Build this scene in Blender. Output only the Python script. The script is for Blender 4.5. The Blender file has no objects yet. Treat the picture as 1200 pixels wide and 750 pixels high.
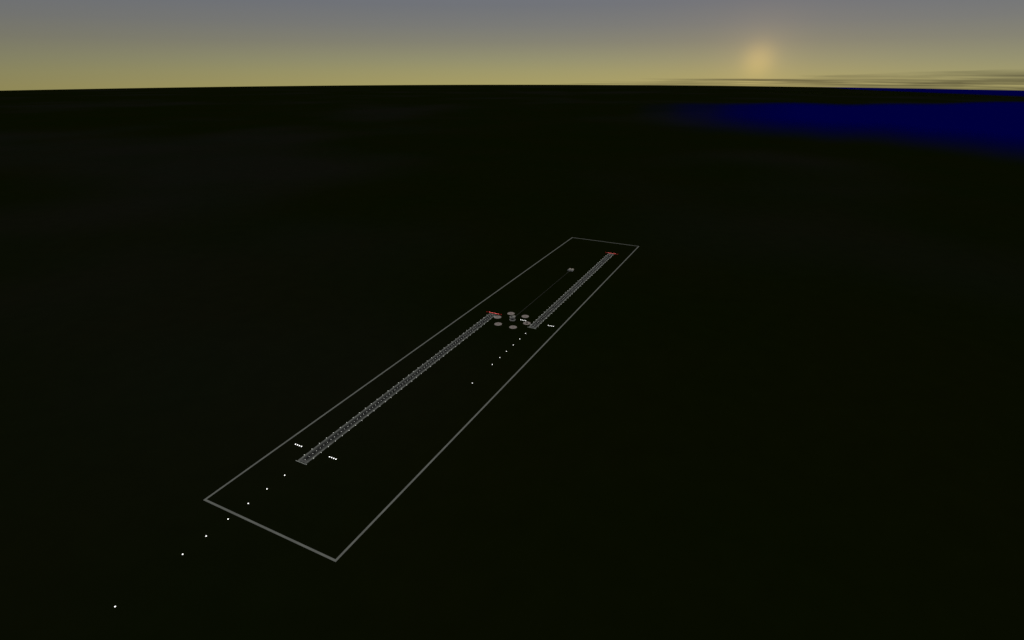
import bpy, bmesh, math, random
from mathutils import Vector, Matrix, noise
random.seed(7)
R = math.radians
sc = bpy.context.scene
C = sc.collection

# ---------------------------------------------------------------- camera
PITCH = R(24.6); DIST = 6683.0
CAM = Vector((0, -DIST*math.cos(PITCH), DIST*math.sin(PITCH)))
cd = bpy.data.cameras.new('camera'); cam = bpy.data.objects.new('camera', cd); C.objects.link(cam)
cam.location = CAM; cam.rotation_euler = (R(90)-PITCH, 0, 0)
cd.sensor_fit = 'VERTICAL'; cd.angle = R(60)
cd.clip_start = 20; cd.clip_end = 1.5e6
sc.camera = cam

# ---------------------------------------------------------------- sky
SUN_AZ = R(21.95)            # to the right of +Y
SUN_EL = R(0.55)
w = bpy.data.worlds.new('World'); sc.world = w; w.use_nodes = True
nt = w.node_tree; nt.nodes.clear(); N = nt.nodes.new; L = nt.links.new
def math_node(t, op, a, b=None, c=None, clamp=False):
    n = t.nodes.new('ShaderNodeMath'); n.operation = op; n.use_clamp = clamp
    for i, v in enumerate((a, b, c)):
        if v is None: continue
        if isinstance(v, (int, float)): n.inputs[i].default_value = v
        else: t.links.new(v, n.inputs[i])
    return n.outputs[0]
def mixc(t, op, f, a, b):
    n = t.nodes.new('ShaderNodeMix'); n.data_type = 'RGBA'; n.blend_type = op
    for s, v in ((n.inputs[0], f), (n.inputs[6], a), (n.inputs[7], b)):
        if isinstance(v, (int, float)): s.default_value = v
        elif isinstance(v, tuple): s.default_value = (*v, 1)
        else: t.links.new(v, s)
    return n.outputs[2]
def lin(r, g, b):
    f = lambda v: (v/255/12.92) if v/255 <= 0.04045 else ((v/255+0.055)/1.055)**2.4
    return (f(r), f(g), f(b))
def ramp(t, fac, stops, interp='LINEAR'):
    n = t.nodes.new('ShaderNodeValToRGB'); n.color_ramp.interpolation = interp
    e = n.color_ramp.elements
    while len(e) < len(stops): e.new(0.5)
    for i, (p, c) in enumerate(stops):
        e[i].position = p; e[i].color = (*c, 1)
    t.links.new(fac, n.inputs[0]); return n.outputs[0]
tc = N('ShaderNodeTexCoord'); sx = N('ShaderNodeSeparateXYZ'); L(tc.outputs['Generated'], sx.inputs[0])
Z = sx.outputs[2]
t_low = math_node(nt, 'DIVIDE', math_node(nt, 'ADD', Z, 0.032), 0.20, clamp=True)
sp = lambda deg: (math.sin(R(deg))+0.032)/0.20
low = ramp(nt, t_low, [
    (0.0, lin(167,160,101)),
    (sp(-1.3), lin(165,157,103)),
    (sp(-0.4), lin(158,153,107)),
    (sp(0.6), lin(147,145,112)),
    (sp(2.0), lin(132,131,115)),
    (sp(3.4), lin(121,122,119)),
    (sp(5.0), lin(112,115,121)),
    (1.0, lin(110,115,135))], 'LINEAR')
# azimuth: warmer and brighter round the sun
S2 = Vector((math.sin(SUN_AZ), math.cos(SUN_AZ), 0))
S3 = Vector((math.sin(SUN_AZ)*math.cos(SUN_EL), math.cos(SUN_AZ)*math.cos(SUN_EL), math.sin(SUN_EL)))
def dot(v):
    n = N('ShaderNodeVectorMath'); n.operation = 'DOT_PRODUCT'
    L(tc.outputs['Generated'], n.inputs[0]); n.inputs[1].default_value = v
    return n.outputs['Value']
da = dot(S2)
az = math_node(nt, 'MULTIPLY_ADD', math_node(nt, 'SUBTRACT', da, 1.0), 0.60, 1.03)
az = math_node(nt, 'MAXIMUM', az, 0.55)
azc = N('ShaderNodeCombineXYZ')
for i in range(3): L(az, azc.inputs[i])
# the azimuth effect is strong near the horizon and dies away upwards
fade = math_node(nt, 'SUBTRACT', 1.0, math_node(nt, 'MULTIPLY', math_node(nt,'ADD',Z,0.03), 6.0), clamp=True)
low2 = mixc(nt, 'MULTIPLY', fade, low, azc.outputs[0])
# upper sky, out of the picture
t_up = math_node(nt, 'DIVIDE', math_node(nt, 'SUBTRACT', Z, 0.15), 0.6, clamp=True)
col = mixc(nt, 'MIX', t_up, low2, (0.185, 0.185, 0.175))
# the low sun seen through the murk: soft disc and its glow
ang2 = math_node(nt, 'MULTIPLY', math_node(nt, 'SUBTRACT', 1.0, dot(S3)), 2.0)      # angle squared
def gauss(sig): return math_node(nt, 'EXPONENT', math_node(nt, 'MULTIPLY', ang2, -1.0/(2*sig*sig)))
g1 = math_node(nt, 'EXPONENT', math_node(nt, 'MULTIPLY', math_node(nt, 'POWER', math_node(nt,'MULTIPLY',ang2, 1/(R(1.3)**2)), 1.1), -1.0))
col = mixc(nt, 'ADD', g1, col, (0.145, 0.086, 0.012))
col = mixc(nt, 'ADD', gauss(R(2.1)), col, (0.055, 0.034, 0.012))
col = mixc(nt, 'ADD', gauss(R(6.0)), col, (0.012, 0.006, 0.0))
nish = N('ShaderNodeTexSky'); nish.sky_type = 'NISHITA'; nish.sun_disc = False
nish.sun_elevation = SUN_EL; nish.sun_rotation = SUN_AZ; nish.altitude = 2780; nish.dust_density = 4; nish.air_density = 1.5
bg1 = N('ShaderNodeBackground'); L(col, bg1.inputs[0]); bg1.inputs[1].default_value = 1.0
bg2 = N('ShaderNodeBackground'); L(nish.outputs[0], bg2.inputs[0]); bg2.inputs[1].default_value = 0.0015
add = N('ShaderNodeAddShader'); L(bg1.outputs[0], add.inputs[0]); L(bg2.outputs[0], add.inputs[1])
out = N('ShaderNodeOutputWorld'); L(add.outputs[0], out.inputs[0])

sl = bpy.data.lights.new('sun', 'SUN'); sun = bpy.data.objects.new('sun', sl); C.objects.link(sun)
sl.energy = 0.5; sl.angle = R(1.5); sl.color = (1.0, 0.72, 0.42)
sun.rotation_euler = (-S3).to_track_quat('-Z', 'Y').to_euler()
sun.location = (0, 0, 3000)

sc.view_settings.view_transform = 'Standard'; sc.view_settings.look = 'None'
sc.view_settings.exposure = 0; sc.view_settings.gamma = 1; sc.view_settings.use_curve_mapping = False
sc.cycles.use_denoising = False
sc.cycles.max_bounces = 4; sc.cycles.diffuse_bounces = 2; sc.cycles.transparent_max_bounces = 32
sc.cycles.volume_bounces = 0
sc.cycles.sample_clamp_indirect = 0.5

# ---------------------------------------------------------------- helpers
def mat(name, col, rough=0.9, emit=None, strength=0, var=0.0, scale=0.02, spec=0.1):
    m = bpy.data.materials.new(name); m.use_nodes = True
    t = m.node_tree; b = t.nodes['Principled BSDF']
    b.inputs['Base Color'].default_value = (*col, 1); b.inputs['Roughness'].default_value = rough
    b.inputs['Specular IOR Level'].default_value = spec
    if var:
        g = t.nodes.new('ShaderNodeNewGeometry')
        n = t.nodes.new('ShaderNodeTexNoise'); n.inputs['Scale'].default_value = scale; n.inputs['Detail'].default_value = 5
        t.links.new(g.outputs['Position'], n.inputs['Vector'])
        f = t.nodes.new('ShaderNodeMapRange'); f.inputs[1].default_value = .3; f.inputs[2].default_value = .7
        f.inputs[3].default_value = 1-var; f.inputs[4].default_value = 1+var; t.links.new(n.outputs[0], f.inputs[0])
        x = t.nodes.new('ShaderNodeVectorMath'); x.operation = 'SCALE'; x.inputs[0].default_value = col
        t.links.new(f.outputs[0], x.inputs['Scale']); t.links.new(x.outputs[0], b.inputs['Base Color'])
    if emit:
        b.inputs['Emission Color'].default_value = (*emit, 1); b.inputs['Emission Strength'].default_value = strength
        m.cycles.emission_sampling = 'NONE'
    return m
def obj(name, bm, m, parent=None):
    me = bpy.data.meshes.new(name); bm.normal_update(); bm.to_mesh(me); bm.free()
    for mm in (m if isinstance(m, (list, tuple)) else [m]): me.materials.append(mm)
    o = bpy.data.objects.new(name, me); C.objects.link(o)
    if parent: o.parent = parent
    return o
def tag(o, label=None, cat=None, group=None, kind=None):
    for k, v in (('label', label), ('category', cat), ('group', group), ('kind', kind)):
        if v: o[k] = v
    return o
def thing(name, label, cat, loc=(0,0,0), rot=0, group=None):
    o = bpy.data.objects.new(name, None); C.objects.link(o); o.location = loc; o.rotation_euler = (0,0,rot)
    o.empty_display_size = 5
    return tag(o, label, cat, group)
def copy_tree(o, parent=None):
    c = o.copy(); C.objects.link(c)
    if parent: c.parent = parent
    for ch in [x for x in all_objs if x.parent == o]: copy_tree(ch, c)
    return c
def box(bm, x0, x1, y0, y1, z0, z1, mi=0, taper=0):
    vs = [bm.verts.new(p) for p in ((x0,y0,z0),(x1,y0,z0),(x1,y1,z0),(x0,y1,z0),
          (x0+taper,y0+taper,z1),(x1-taper,y0+taper,z1),(x1-taper,y1-taper,z1),(x0+taper,y1-taper,z1))]
    for f in ((3,2,1,0),(4,5,6,7),(0,1,5,4),(1,2,6,5),(2,3,7,6),(3,0,4,7)):
        bm.faces.new([vs[i] for i in f]).material_index = mi
def lathe(bm, prof, n=32, cx=0, cy=0, a0=0, a1=2*math.pi, mi=0, smooth=False):
    """profile of (r, z); full turn or an arc"""
    full = abs(a1-a0-2*math.pi) < 1e-6
    k = n if full else n+1
    rings = []
    for r, z in prof:
        if r < 1e-6 and full: rings.append([bm.verts.new((cx, cy, z))]*k)
        else: rings.append([bm.verts.new((cx+r*math.cos(a0+(a1-a0)*i/n), cy+r*math.sin(a0+(a1-a0)*i/n), z)) for i in range(k)])
    for A, B in zip(rings, rings[1:]):
        for i in range(n):
            j = (i+1) % k
            q = []
            for v in (A[i], A[j], B[j], B[i]):
                if v not in q: q.append(v)
            if len(q) > 2:
                f = bm.faces.new(q); f.material_index = mi; f.smooth = smooth
# base frame: s along the runways, t to the left of them
AX = R(63.77)
ca, sa = math.cos(AX), math.sin(AX)
def W(s, t, z=0): return (s*ca - t*sa, s*sa + t*ca, z)
RE = 6371000.0
def drop(r): return -max(0.0, r-5000.0)**2/(2*RE)

# ---------------------------------------------------------------- ground
gm = bpy.data.materials.new('ground'); gm.use_nodes = True
t = gm.node_tree; b = t.nodes['Principled BSDF']; b.inputs['Roughness'].default_value = 1; b.inputs['Specular IOR Level'].default_value = 0
geo = t.nodes.new('ShaderNodeNewGeometry')
def gnoise(scale, detail, off=0):
    n = t.nodes.new('ShaderNodeTexNoise'); n.inputs['Scale'].default_value = scale; n.inputs['Detail'].default_value = detail
    mp = t.nodes.new('ShaderNodeMapping'); mp.inputs['Location'].default_value = (off, off*.7, 0)
    t.links.new(geo.outputs['Position'], mp.inputs[0]); t.links.new(mp.outputs[0], n.inputs['Vector']); return n.outputs[0]
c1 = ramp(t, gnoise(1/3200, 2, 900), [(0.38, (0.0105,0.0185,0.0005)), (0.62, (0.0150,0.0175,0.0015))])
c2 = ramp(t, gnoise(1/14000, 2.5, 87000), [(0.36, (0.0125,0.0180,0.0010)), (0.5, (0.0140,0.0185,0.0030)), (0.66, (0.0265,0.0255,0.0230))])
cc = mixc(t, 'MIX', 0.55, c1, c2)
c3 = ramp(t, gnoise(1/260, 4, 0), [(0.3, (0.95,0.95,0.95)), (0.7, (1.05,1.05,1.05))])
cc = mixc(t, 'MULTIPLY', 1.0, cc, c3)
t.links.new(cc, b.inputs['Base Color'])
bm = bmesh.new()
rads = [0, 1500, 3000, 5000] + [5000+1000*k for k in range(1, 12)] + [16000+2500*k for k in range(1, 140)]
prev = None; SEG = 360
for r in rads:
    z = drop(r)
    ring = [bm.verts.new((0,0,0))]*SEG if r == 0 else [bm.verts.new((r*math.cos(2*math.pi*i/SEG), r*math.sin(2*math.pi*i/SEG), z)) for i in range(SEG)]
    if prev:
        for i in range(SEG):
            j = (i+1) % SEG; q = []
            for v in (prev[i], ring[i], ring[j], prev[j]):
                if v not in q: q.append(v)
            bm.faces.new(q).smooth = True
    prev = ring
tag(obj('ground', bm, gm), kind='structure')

# ---------------------------------------------------------------- sea
wm = bpy.data.materials.new('sea_water'); wm.use_nodes = True
t = wm.node_tree; b = t.nodes['Principled BSDF']
b.inputs['Base Color'].default_value = (0.0004, 0.0004, 0.235, 1); b.inputs['Roughness'].default_value = 1; b.inputs['Specular IOR Level'].default_value = 0
at = t.nodes.new('ShaderNodeAttribute'); at.attribute_name = 'depth'
tr = t.nodes.new('ShaderNodeBsdfTransparent'); mx = t.nodes.new('ShaderNodeMixShader')
t.links.new(at.outputs['Fac'], mx.inputs[0]); t.links.new(tr.outputs[0], mx.inputs[1]); t.links.new(b.outputs[0], mx.inputs[2])
t.links.new(mx.outputs[0], t.nodes['Material Output'].inputs[0])
def smooth(a, b_, x):
    u = min(1, max(0, (x-a)/(b_-a))); return u*u*(3-2*u)
def lerp_tab(tab, x):
    if x <= tab[0][0]: return tab[0][1]
    for (x0, y0), (x1, y1) in zip(tab, tab[1:]):
        if x <= x1: return y0+(y1-y0)*(x-x0)/(x1-x0)
    return tab[-1][1]
def sea_sheet(name, az0, az1, r0, r1, na, nr, depth, zoff):
    bm = bmesh.new(); grid = []; al = []
    for i in range(na+1):
        a = R(az0+(az1-az0)*i/na); row = []
        for j in range(nr+1):
            r = r0*(r1/r0)**(j/nr)
            x = CAM.x + r*math.sin(a); y = CAM.y + r*math.cos(a)
            row.append(bm.verts.new((x, y, drop(math.hypot(x, y))+zoff))); al.append(depth(math.degrees(a), r/1000))
        grid.append(row)
    for i in range(na):
        for j in range(nr): bm.faces.new((grid[i][j], grid[i+1][j], grid[i+1][j+1], grid[i][j+1])).smooth = True
    o = obj(name, bm, wm)
    attr = o.data.attributes.new('depth', 'FLOAT', 'POINT')
    attr.data.foreach_set('value', al)
    return tag(o, kind='structure')
#SEA
NEAR = [(12, 37), (20, 35.5), (24, 34.8), (30, 34.2), (36, 33), (41, 31), (50, 25), (70, 18)]   # azimuth deg -> near shore, km
FAR = [(10, 50), (20, 54), (24, 56), (30, 58), (36, 64), (41, 75), (70, 105)]
def bay(a, r):
    wob = noise.noise((a*0.35, r*0.02, 3.0))
    n = lerp_tab(NEAR, a)*(1+0.04*wob); f = lerp_tab(FAR, a)*(1+0.03*noise.noise((a*0.22, 7, 1)))
    return smooth(n*0.74, n*1.17, r)*(1-smooth(f*0.93, f*1.07, r))*smooth(10.5, 27, a+1.5*wob)**1.3
sea_sheet('sea', 8, 75, 12000, 130000, 200, 150, bay, 3.0)
def ocean(a, r):
    n = lerp_tab([(26, 190), (29.5, 128), (33, 114), (36, 107), (41, 98), (48, 90), (75, 80)], a)
    return smooth(n*0.94, n*1.05, r)
sea_sheet('ocean', 22, 75, 90000, 330000, 160, 110, ocean, 3.0)

# ---------------------------------------------------------------- clouds far out beyond the coast
cm = bpy.data.materials.new('cloud'); cm.use_nodes = True
t = cm.node_tree; t.nodes.clear()
pv = t.nodes.new('ShaderNodeVolumeAbsorption'); o_ = t.nodes.new('ShaderNodeOutputMaterial'); t.links.new(pv.outputs[0], o_.inputs['Volume'])
pv.inputs['Color'].default_value = (0.42, 0.42, 0.46, 1); pv.inputs['Density'].default_value = 3.0e-5
rc = random.Random(11)
top_tab = [(3, -1.66), (14, -1.25), (22, -0.95), (30, -0.72), (41, -0.42), (60, -0.1)]
clouds = []
for k in range(92):
    a = 5 + 50*(rc.random()**0.75)
    top = lerp_tab(top_tab, a)
    el = -1.66 + (top+1.66)*((k % 9 + rc.random())/9.0)**1.2
    r = rc.uniform(170, 200)+ 190*(0.0-el)/1.7
    r *= 1000
    el_r = R(el)
    z = CAM.z + math.tan(el_r)*r
    alt = z + r*r/(2*RE)
    bm = bmesh.new()
    bmesh.ops.create_icosphere(bm, subdivisions=4, radius=1)
    ln = rc.uniform(14000, 52000)*(0.5+0.5*smooth(4, 20, a)); dp = rc.uniform(5000, 13000); th = rc.uniform(90, 420)*(0.55+0.9*smooth(8, 38, a))
    seed = rc.random()*100
    for v in bm.verts:
        d = 1+0.55*noise.fractal(Vector((v.co.x*1.6+seed, v.co.y*1.6, v.co.z*0.8)), 0.8, 2.1, 4)
        v.co = Vector((v.co.x*ln*d, v.co.y*dp*d, v.co.z*th*d))
        v.co.z -= (v.co.x**2+v.co.y**2)/(2*RE)
        v.co.z += th*0.5*noise.noise(Vector((v.co.x/15000+seed, v.co.y/15000, 0)))
    for f in bm.faces: f.smooth = True
    x = CAM.x+r*math.sin(R(a)); y = CAM.y+r*math.cos(R(a))
    c = obj('cloud', bm, cm)
    tilt = r/RE
    c.matrix_world = Matrix.Translation((x, y, z)) @ Matrix.Rotation(-R(a), 4, 'Z') @ Matrix.Rotation(-tilt, 4, 'X') @ Matrix.Rotation(R(rc.uniform(-10, 10)), 4, 'Z')
    tag(c, kind='structure')

# ---------------------------------------------------------------- materials of the base
M = dict(
    strip=mat('painted_concrete', (0.50,0.515,0.44), var=0.10, scale=0.01),
    asphalt=mat('asphalt', (0.155,0.16,0.138), var=0.40, scale=0.03),
    dark=mat('worn_asphalt', (0.06,0.06,0.055), var=0.4, scale=0.02),
    shoulder=mat('concrete_shoulder', (0.42,0.43,0.37), var=0.42, scale=0.025),
    paint=mat('white_paint', (0.42,0.42,0.38), var=0.3, scale=0.1),
    pad=mat('pad_concrete', (0.82,0.71,0.62), var=0.06, scale=0.05),
    padc=mat('pad_red_brown', (0.62,0.47,0.42), var=0.08, scale=0.05),
    padk=mat('pad_black', (0.03,0.03,0.03)),
    pale=mat('pale_concrete', (0.80,0.77,0.68), var=0.08, scale=0.05),
    grey=mat('grey_metal', (0.30,0.31,0.29), rough=0.6, spec=0.4),
    glass=mat('dark_glass', (0.02,0.022,0.025), rough=0.25, spec=0.5),
    rail=mat('rail_concrete', (0.17,0.17,0.145), var=0.1, scale=0.05),
    steel=mat('lamp_housing', (0.25,0.25,0.24), rough=0.5, spec=0.4),
    white=mat('lamp_white', (0.8,0.8,0.8), emit=(1,1,0.97), strength=2.2),
    soft=mat('lamp_soft_white', (0.7,0.7,0.66), emit=(0.97,1,0.90), strength=1.3),
    thr=mat('lamp_threshold', (0.5,0.55,0.5), emit=(0.95,1,0.88), strength=0.30),
    red=mat('lamp_red', (0.6,0.1,0.1), emit=(1,0.14,0.13), strength=3.4),
    reddim=mat('lamp_red_dim', (0.4,0.05,0.05), emit=(1,0.02,0.04), strength=0.8),
)

# ---------------------------------------------------------------- perimeter strip
bm = bmesh.new(); S0, S1, T0, T1, WD = -3692, 3652, -602, 598, 7.8
for (a0, a1, b0, b1) in ((S0-WD, S1+WD, T0-WD, T0+WD), (S0-WD, S1+WD, T1-WD, T1+WD), (S0-WD, S0+WD, T0+WD, T1-WD), (S1-WD, S1+WD, T0+WD, T1-WD)):
    box(bm, a0, a1, b0, b1, 0.0, 0.15)
o = obj('perimeter_road', bm, M['strip']); o.rotation_euler.z = AX
tag(o, kind='structure')

# ---------------------------------------------------------------- runways
RL = 3165.0
def sheet(bm, s0, s1, t0, t1, z):
    bm.faces.new([bm.verts.new(p) for p in ((s0,t0,z),(s1,t0,z),(s1,t1,z),(s0,t1,z))])
def runway(s0, tcen):
    bm = bmesh.new(); box(bm, 6, RL-12, -46, 46, 0, 0.12)
    rw = obj('runway', bm, M['asphalt']); rw.location = W(s0, tcen); rw.rotation_euler.z = AX; tag(rw, kind='structure')
    for side in (-1, 1):
        bm = bmesh.new(); sheet(bm, 6, RL-12, *sorted((side*46, side*30)), 0.16); obj('shoulder', bm, M['shoulder'], rw)
    bm = bmesh.new(); sheet(bm, 30, RL-40, -12, 12, 0.16); obj('wheel_lane', bm, M['dark'], rw)
    bm = bmesh.new()
    for e0 in (10, RL-46):
        for k in range(8):
            tt = -28+8*k; sheet(bm, e0, e0+30, tt-1.8, tt+1.8, 0.20)
    obj('threshold_marking', bm, M['paint'], rw)
    bm = bmesh.new()
    k = 90
    while k < RL-90:
        sheet(bm, k, k+30, -0.6, 0.6, 0.20); k += 60
    obj('centre_line', bm, M['paint'], rw)
    return rw
AS, AT = -3092, 290; BS, BT = -100, -306
runway(AS, AT); runway(BS, BT)

# ---------------------------------------------------------------- lamps
protos = {}
def lamp(kind, name, label, cat, loc, group, rot=AX):
    if kind not in protos:
        r, h, m, n = kinds[kind]
        root = thing(name, label, cat, loc, rot, group)
        bm = bmesh.new(); lathe(bm, [(0,0),(r*1.25,0),(r*1.25,h*0.25),(r*1.05,h*0.35),(0,h*0.35)], n); a = obj('lamp_base', bm, M['steel'], root)
        bm = bmesh.new(); lathe(bm, [(r*0.98,h*0.35)] + [(r*math.cos(q*math.pi/8), h*0.40+h*0.6*math.sin(q*math.pi/8)) for q in range(0, 4)] + [(0,h)], n, smooth=True)
        b_ = obj('lamp_dome', bm, M[m], root)
        protos[kind] = (root, [a, b_]); return root
    src, kids = protos[kind]
    c = src.copy(); C.objects.link(c); c.name = name; c.location = loc; c.rotation_euler = (0,0,rot)
    for ch in kids:
        d = ch.copy(); d.parent = c; C.objects.link(d)
    tag(c, label, cat, group); c['group'] = group
    return c
kinds = dict(approach=(3.9, 6.0, 'white', 12), slope=(4.8, 5.0, 'white', 12), edge=(2.5, 2.6, 'soft', 10), centre=(2.0, 2.0, 'soft', 10),
             threshold=(3.0, 2.6, 'thr', 10), end=(3.4, 4.4, 'red', 10), enddim=(3.0, 4.0, 'reddim', 10))
def nth(k): return f"{k}{'th' if 10 <= k % 100 <= 20 else {1:'st',2:'nd',3:'rd'}.get(k % 10,'th')}"
ORD = ['nearest', 'second', 'third', 'fourth', 'fifth', 'sixth', 'seventh']
for (s0, tc_, nm, offs) in ((AS, AT, 'near', (164,329,492,656,822,987,1399)), (BS, BT, 'far', (167,325,490,655,810,978,1386))):
    for k, d in enumerate(offs):
        if nm == 'near':
            lab = ['bright white approach lamp closest to the near end of the long near runway',
                   'white approach lamp second out from the near runway, inside the border line',
                   'white approach lamp just inside the near border line, third from the runway',
                   'white approach lamp standing right beside the near border line, just outside it',
                   'white approach lamp outside the near border line, fifth from the runway',
                   'white approach lamp outside the border, sixth from the runway, before the wide gap',
                   'lone white approach lamp after the wide gap, lowest and farthest left'][k]
        else:
            lab = ['white approach lamp closest to the near end of the far runway',
                   'small white approach lamp second out from the far runway',
                   'small white approach lamp third out from the far runway',
                   'small white approach lamp fourth out from the far runway',
                   'small white approach lamp fifth out from the far runway',
                   'small white approach lamp sixth out from the far runway, before the gap',
                   'lone small white approach lamp after the gap, alone between the two runways'][k]
        lamp('approach', 'approach_light', lab, 'approach light', W(s0-d, tc_), 'approach lights leading up to the runways')
    for side, sw in ((1, 'left'), (-1, 'right')):
        for k in range(4):
            n_ = ['leftmost', 'second from the left', 'third from the left', 'rightmost'][k]
            tt = 212-21.5*k if side > 0 else -148-21.5*k
            lamp('slope', 'glide_slope_light', f'white glide slope lamp, {n_} of the four {sw} of the {nm} runway', 'runway light',
                 W(s0+149, tc_+tt), 'rows of four glide slope lights beside the runways')
    for k in range(1, 39):
        for side, sw in ((1, 'left'), (-1, 'right')):
            lamp('edge', 'edge_light', f'small pale lamp, {nth(k)} from the near end along the {sw} edge of the {nm} runway', 'runway light',
                 W(s0+k*RL/39, tc_+48*side), f'lights along the {sw} edge of the {nm} runway')
    for k in range(1, 78):
        lamp('centre', 'centre_light', f'small pale lamp, {nth(k)} from the near end down the middle of the {nm} runway', 'runway light',
             W(s0+k*RL/78, tc_), f'lights down the middle of the {nm} runway')
    for k in range(9):
        lamp('threshold', 'threshold_light', f'dim pale lamp, {nth(k+1)} from the left across the near end of the {nm} runway', 'runway light',
             W(s0, tc_+52-13*k), f'lights across the near end of the {nm} runway')
    for k in range(-5, 6):
        inner = abs(k) <= 3
        lamp('end' if inner else 'enddim', 'end_light',
             f'bright red lamp, {nth(6-k)} from the left across the far end of the {nm} runway' if inner else
             f'dim red lamp, {nth(6-k)} from the left across the far end of the {nm} runway', 'runway light',
             W(s0+RL+ (10 if nm == 'near' else 0), tc_+20*k), f'red lights across the far end of the {nm} runway')

# ---------------------------------------------------------------- landing pads
def pad(s, t_, label, ring=False):
    root = thing('landing_pad', label, 'landing pad', W(s, t_), AX, 'round landing pads in a circle round the terminal')
    bm = bmesh.new(); lathe(bm, [(0,0),(45,0),(43,1.2),(0,1.2)], 48); obj('pad_slab', bm, M['pad'], root)
    bm = bmesh.new()
    if ring: lathe(bm, [(17,1.25),(17,1.5),(0,1.5)], 32); obj('centre_disc', bm, M['padk'], root)
    else: lathe(bm, [(15,1.25),(15,1.5),(0,1.5)], 32); obj('centre_disc', bm, M['padc'], root)
    bm = bmesh.new(); lathe(bm, [(36,1.25),(36,1.45),(34,1.45),(34,1.25)], 48); obj('guide_ring', bm, M['padc'], root)
    return root
pad(168, 97, 'round pinkish grey landing pad directly behind the terminal')
pad(168, -98, 'round pinkish grey landing pad behind the terminal, beside the far runway')
pad(-1, 196, 'round landing pad touching the red lights at the end of the near runway')
pad(-175, 97, 'round landing pad in front and to the left of the terminal')
pad(-175, -100, 'round landing pad straight in front of the terminal, nearest the camera')
pad(-4, -199, 'round landing pad with a dark centre, right beside the start of the far runway', ring=True)

# ---------------------------------------------------------------- terminal
tm = thing('terminal', 'round space port terminal of dark glass with pale ribs in the middle of the pads', 'building', W(4, -4), AX)
tm.rotation_euler.z = 0
bm = bmesh.new(); lathe(bm, [(36,0),(36,5),(30,6.5),(0,6.5)], 48); obj('plinth', bm, M['pale'], tm)
bm = bmesh.new(); lathe(bm, [(26,6.5),(24,14),(22,26),(24,36),(0,36)], 40); obj('glass_drum', bm, M['glass'], tm)
for i in range(10):
    a = R(150)+i*R(36)
    bm = bmesh.new()
    w_ = 1.2 if i not in (0, 1) else 5.5
    box(bm, -2, 2, -w_, w_, 0, 33, taper=0.5)
    o = obj('rib', bm, M['pale'], tm); o.location = (29*math.cos(a), 29*math.sin(a), 6.6); o.rotation_euler.z = a
bm = bmesh.new(); lathe(bm, [(25,37),(34,37.5),(35,40),(33,42),(25,42.5),(25,37)], 48); obj('roof_ring', bm, M['pale'], tm)
bm = bmesh.new(); lathe(bm, [(4,36),(4,45),(19,46),(20,49),(12,51),(0,52)], 32, cx=17, cy=2); obj('control_deck', bm, M['pale'], tm)

# ---------------------------------------------------------------- monorail
mr = thing('monorail_track', 'thin raised monorail track running straight from the terminal to the hangar', 'monorail', W(70, 0), AX)
bm = bmesh.new(); box(bm, 0, 1870, -1.6, 1.6, 7.0, 9.0); obj('rail_beam', bm, M['rail'], mr)
src = None
for k in range(47):
    if src is None:
        bm = bmesh.new(); box(bm, -0.9, 0.9, -1.2, 1.2, 0, 7.0, taper=0.15); o = src = obj('pillar', bm, M['rail'], mr)
    else:
        o = src.copy(); C.objects.link(o)
    o.location = (15+40*k, 0, 0)

# ---------------------------------------------------------------- hangar
hg = thing('hangar', 'grey hangar with two rounded roofs at the far end of the monorail', 'hangar', W(1986, -2), AX)
bm = bmesh.new(); box(bm, -36, 36, -38, 38, 0, 14); obj('wall', bm, M['pale'], hg)
for cy_ in (-20, 20):
    bm = bmesh.new(); n = 14; prevp = None; ends = [[], []]
    pts = [(cy_+15*math.cos(math.pi*i/n), 14.05+8*math.sin(math.pi*i/n)) for i in range(n+1)]
    va = [bm.verts.new((-37, y, z)) for y, z in pts]; vb = [bm.verts.new((37, y, z)) for y, z in pts]
    for i in range(n): bm.faces.new((va[i], va[i+1], vb[i+1], vb[i])).smooth = True
    bm.faces.new(va[::-1]); bm.faces.new(vb); bm.faces.new((va[0], vb[0], vb[-1], va[-1]))
    obj('roof', bm, M['pale'], hg)
    bm = bmesh.new(); box(bm, -36.6, -36.02, cy_-13, cy_+13, 0.1, 12.5); d = obj('door', bm, M['grey'], hg)
bm = bmesh.new(); box(bm, -36.5, 36.5, -4.8, 4.8, 14.0, 14.6); obj('gutter', bm, M['grey'], hg)
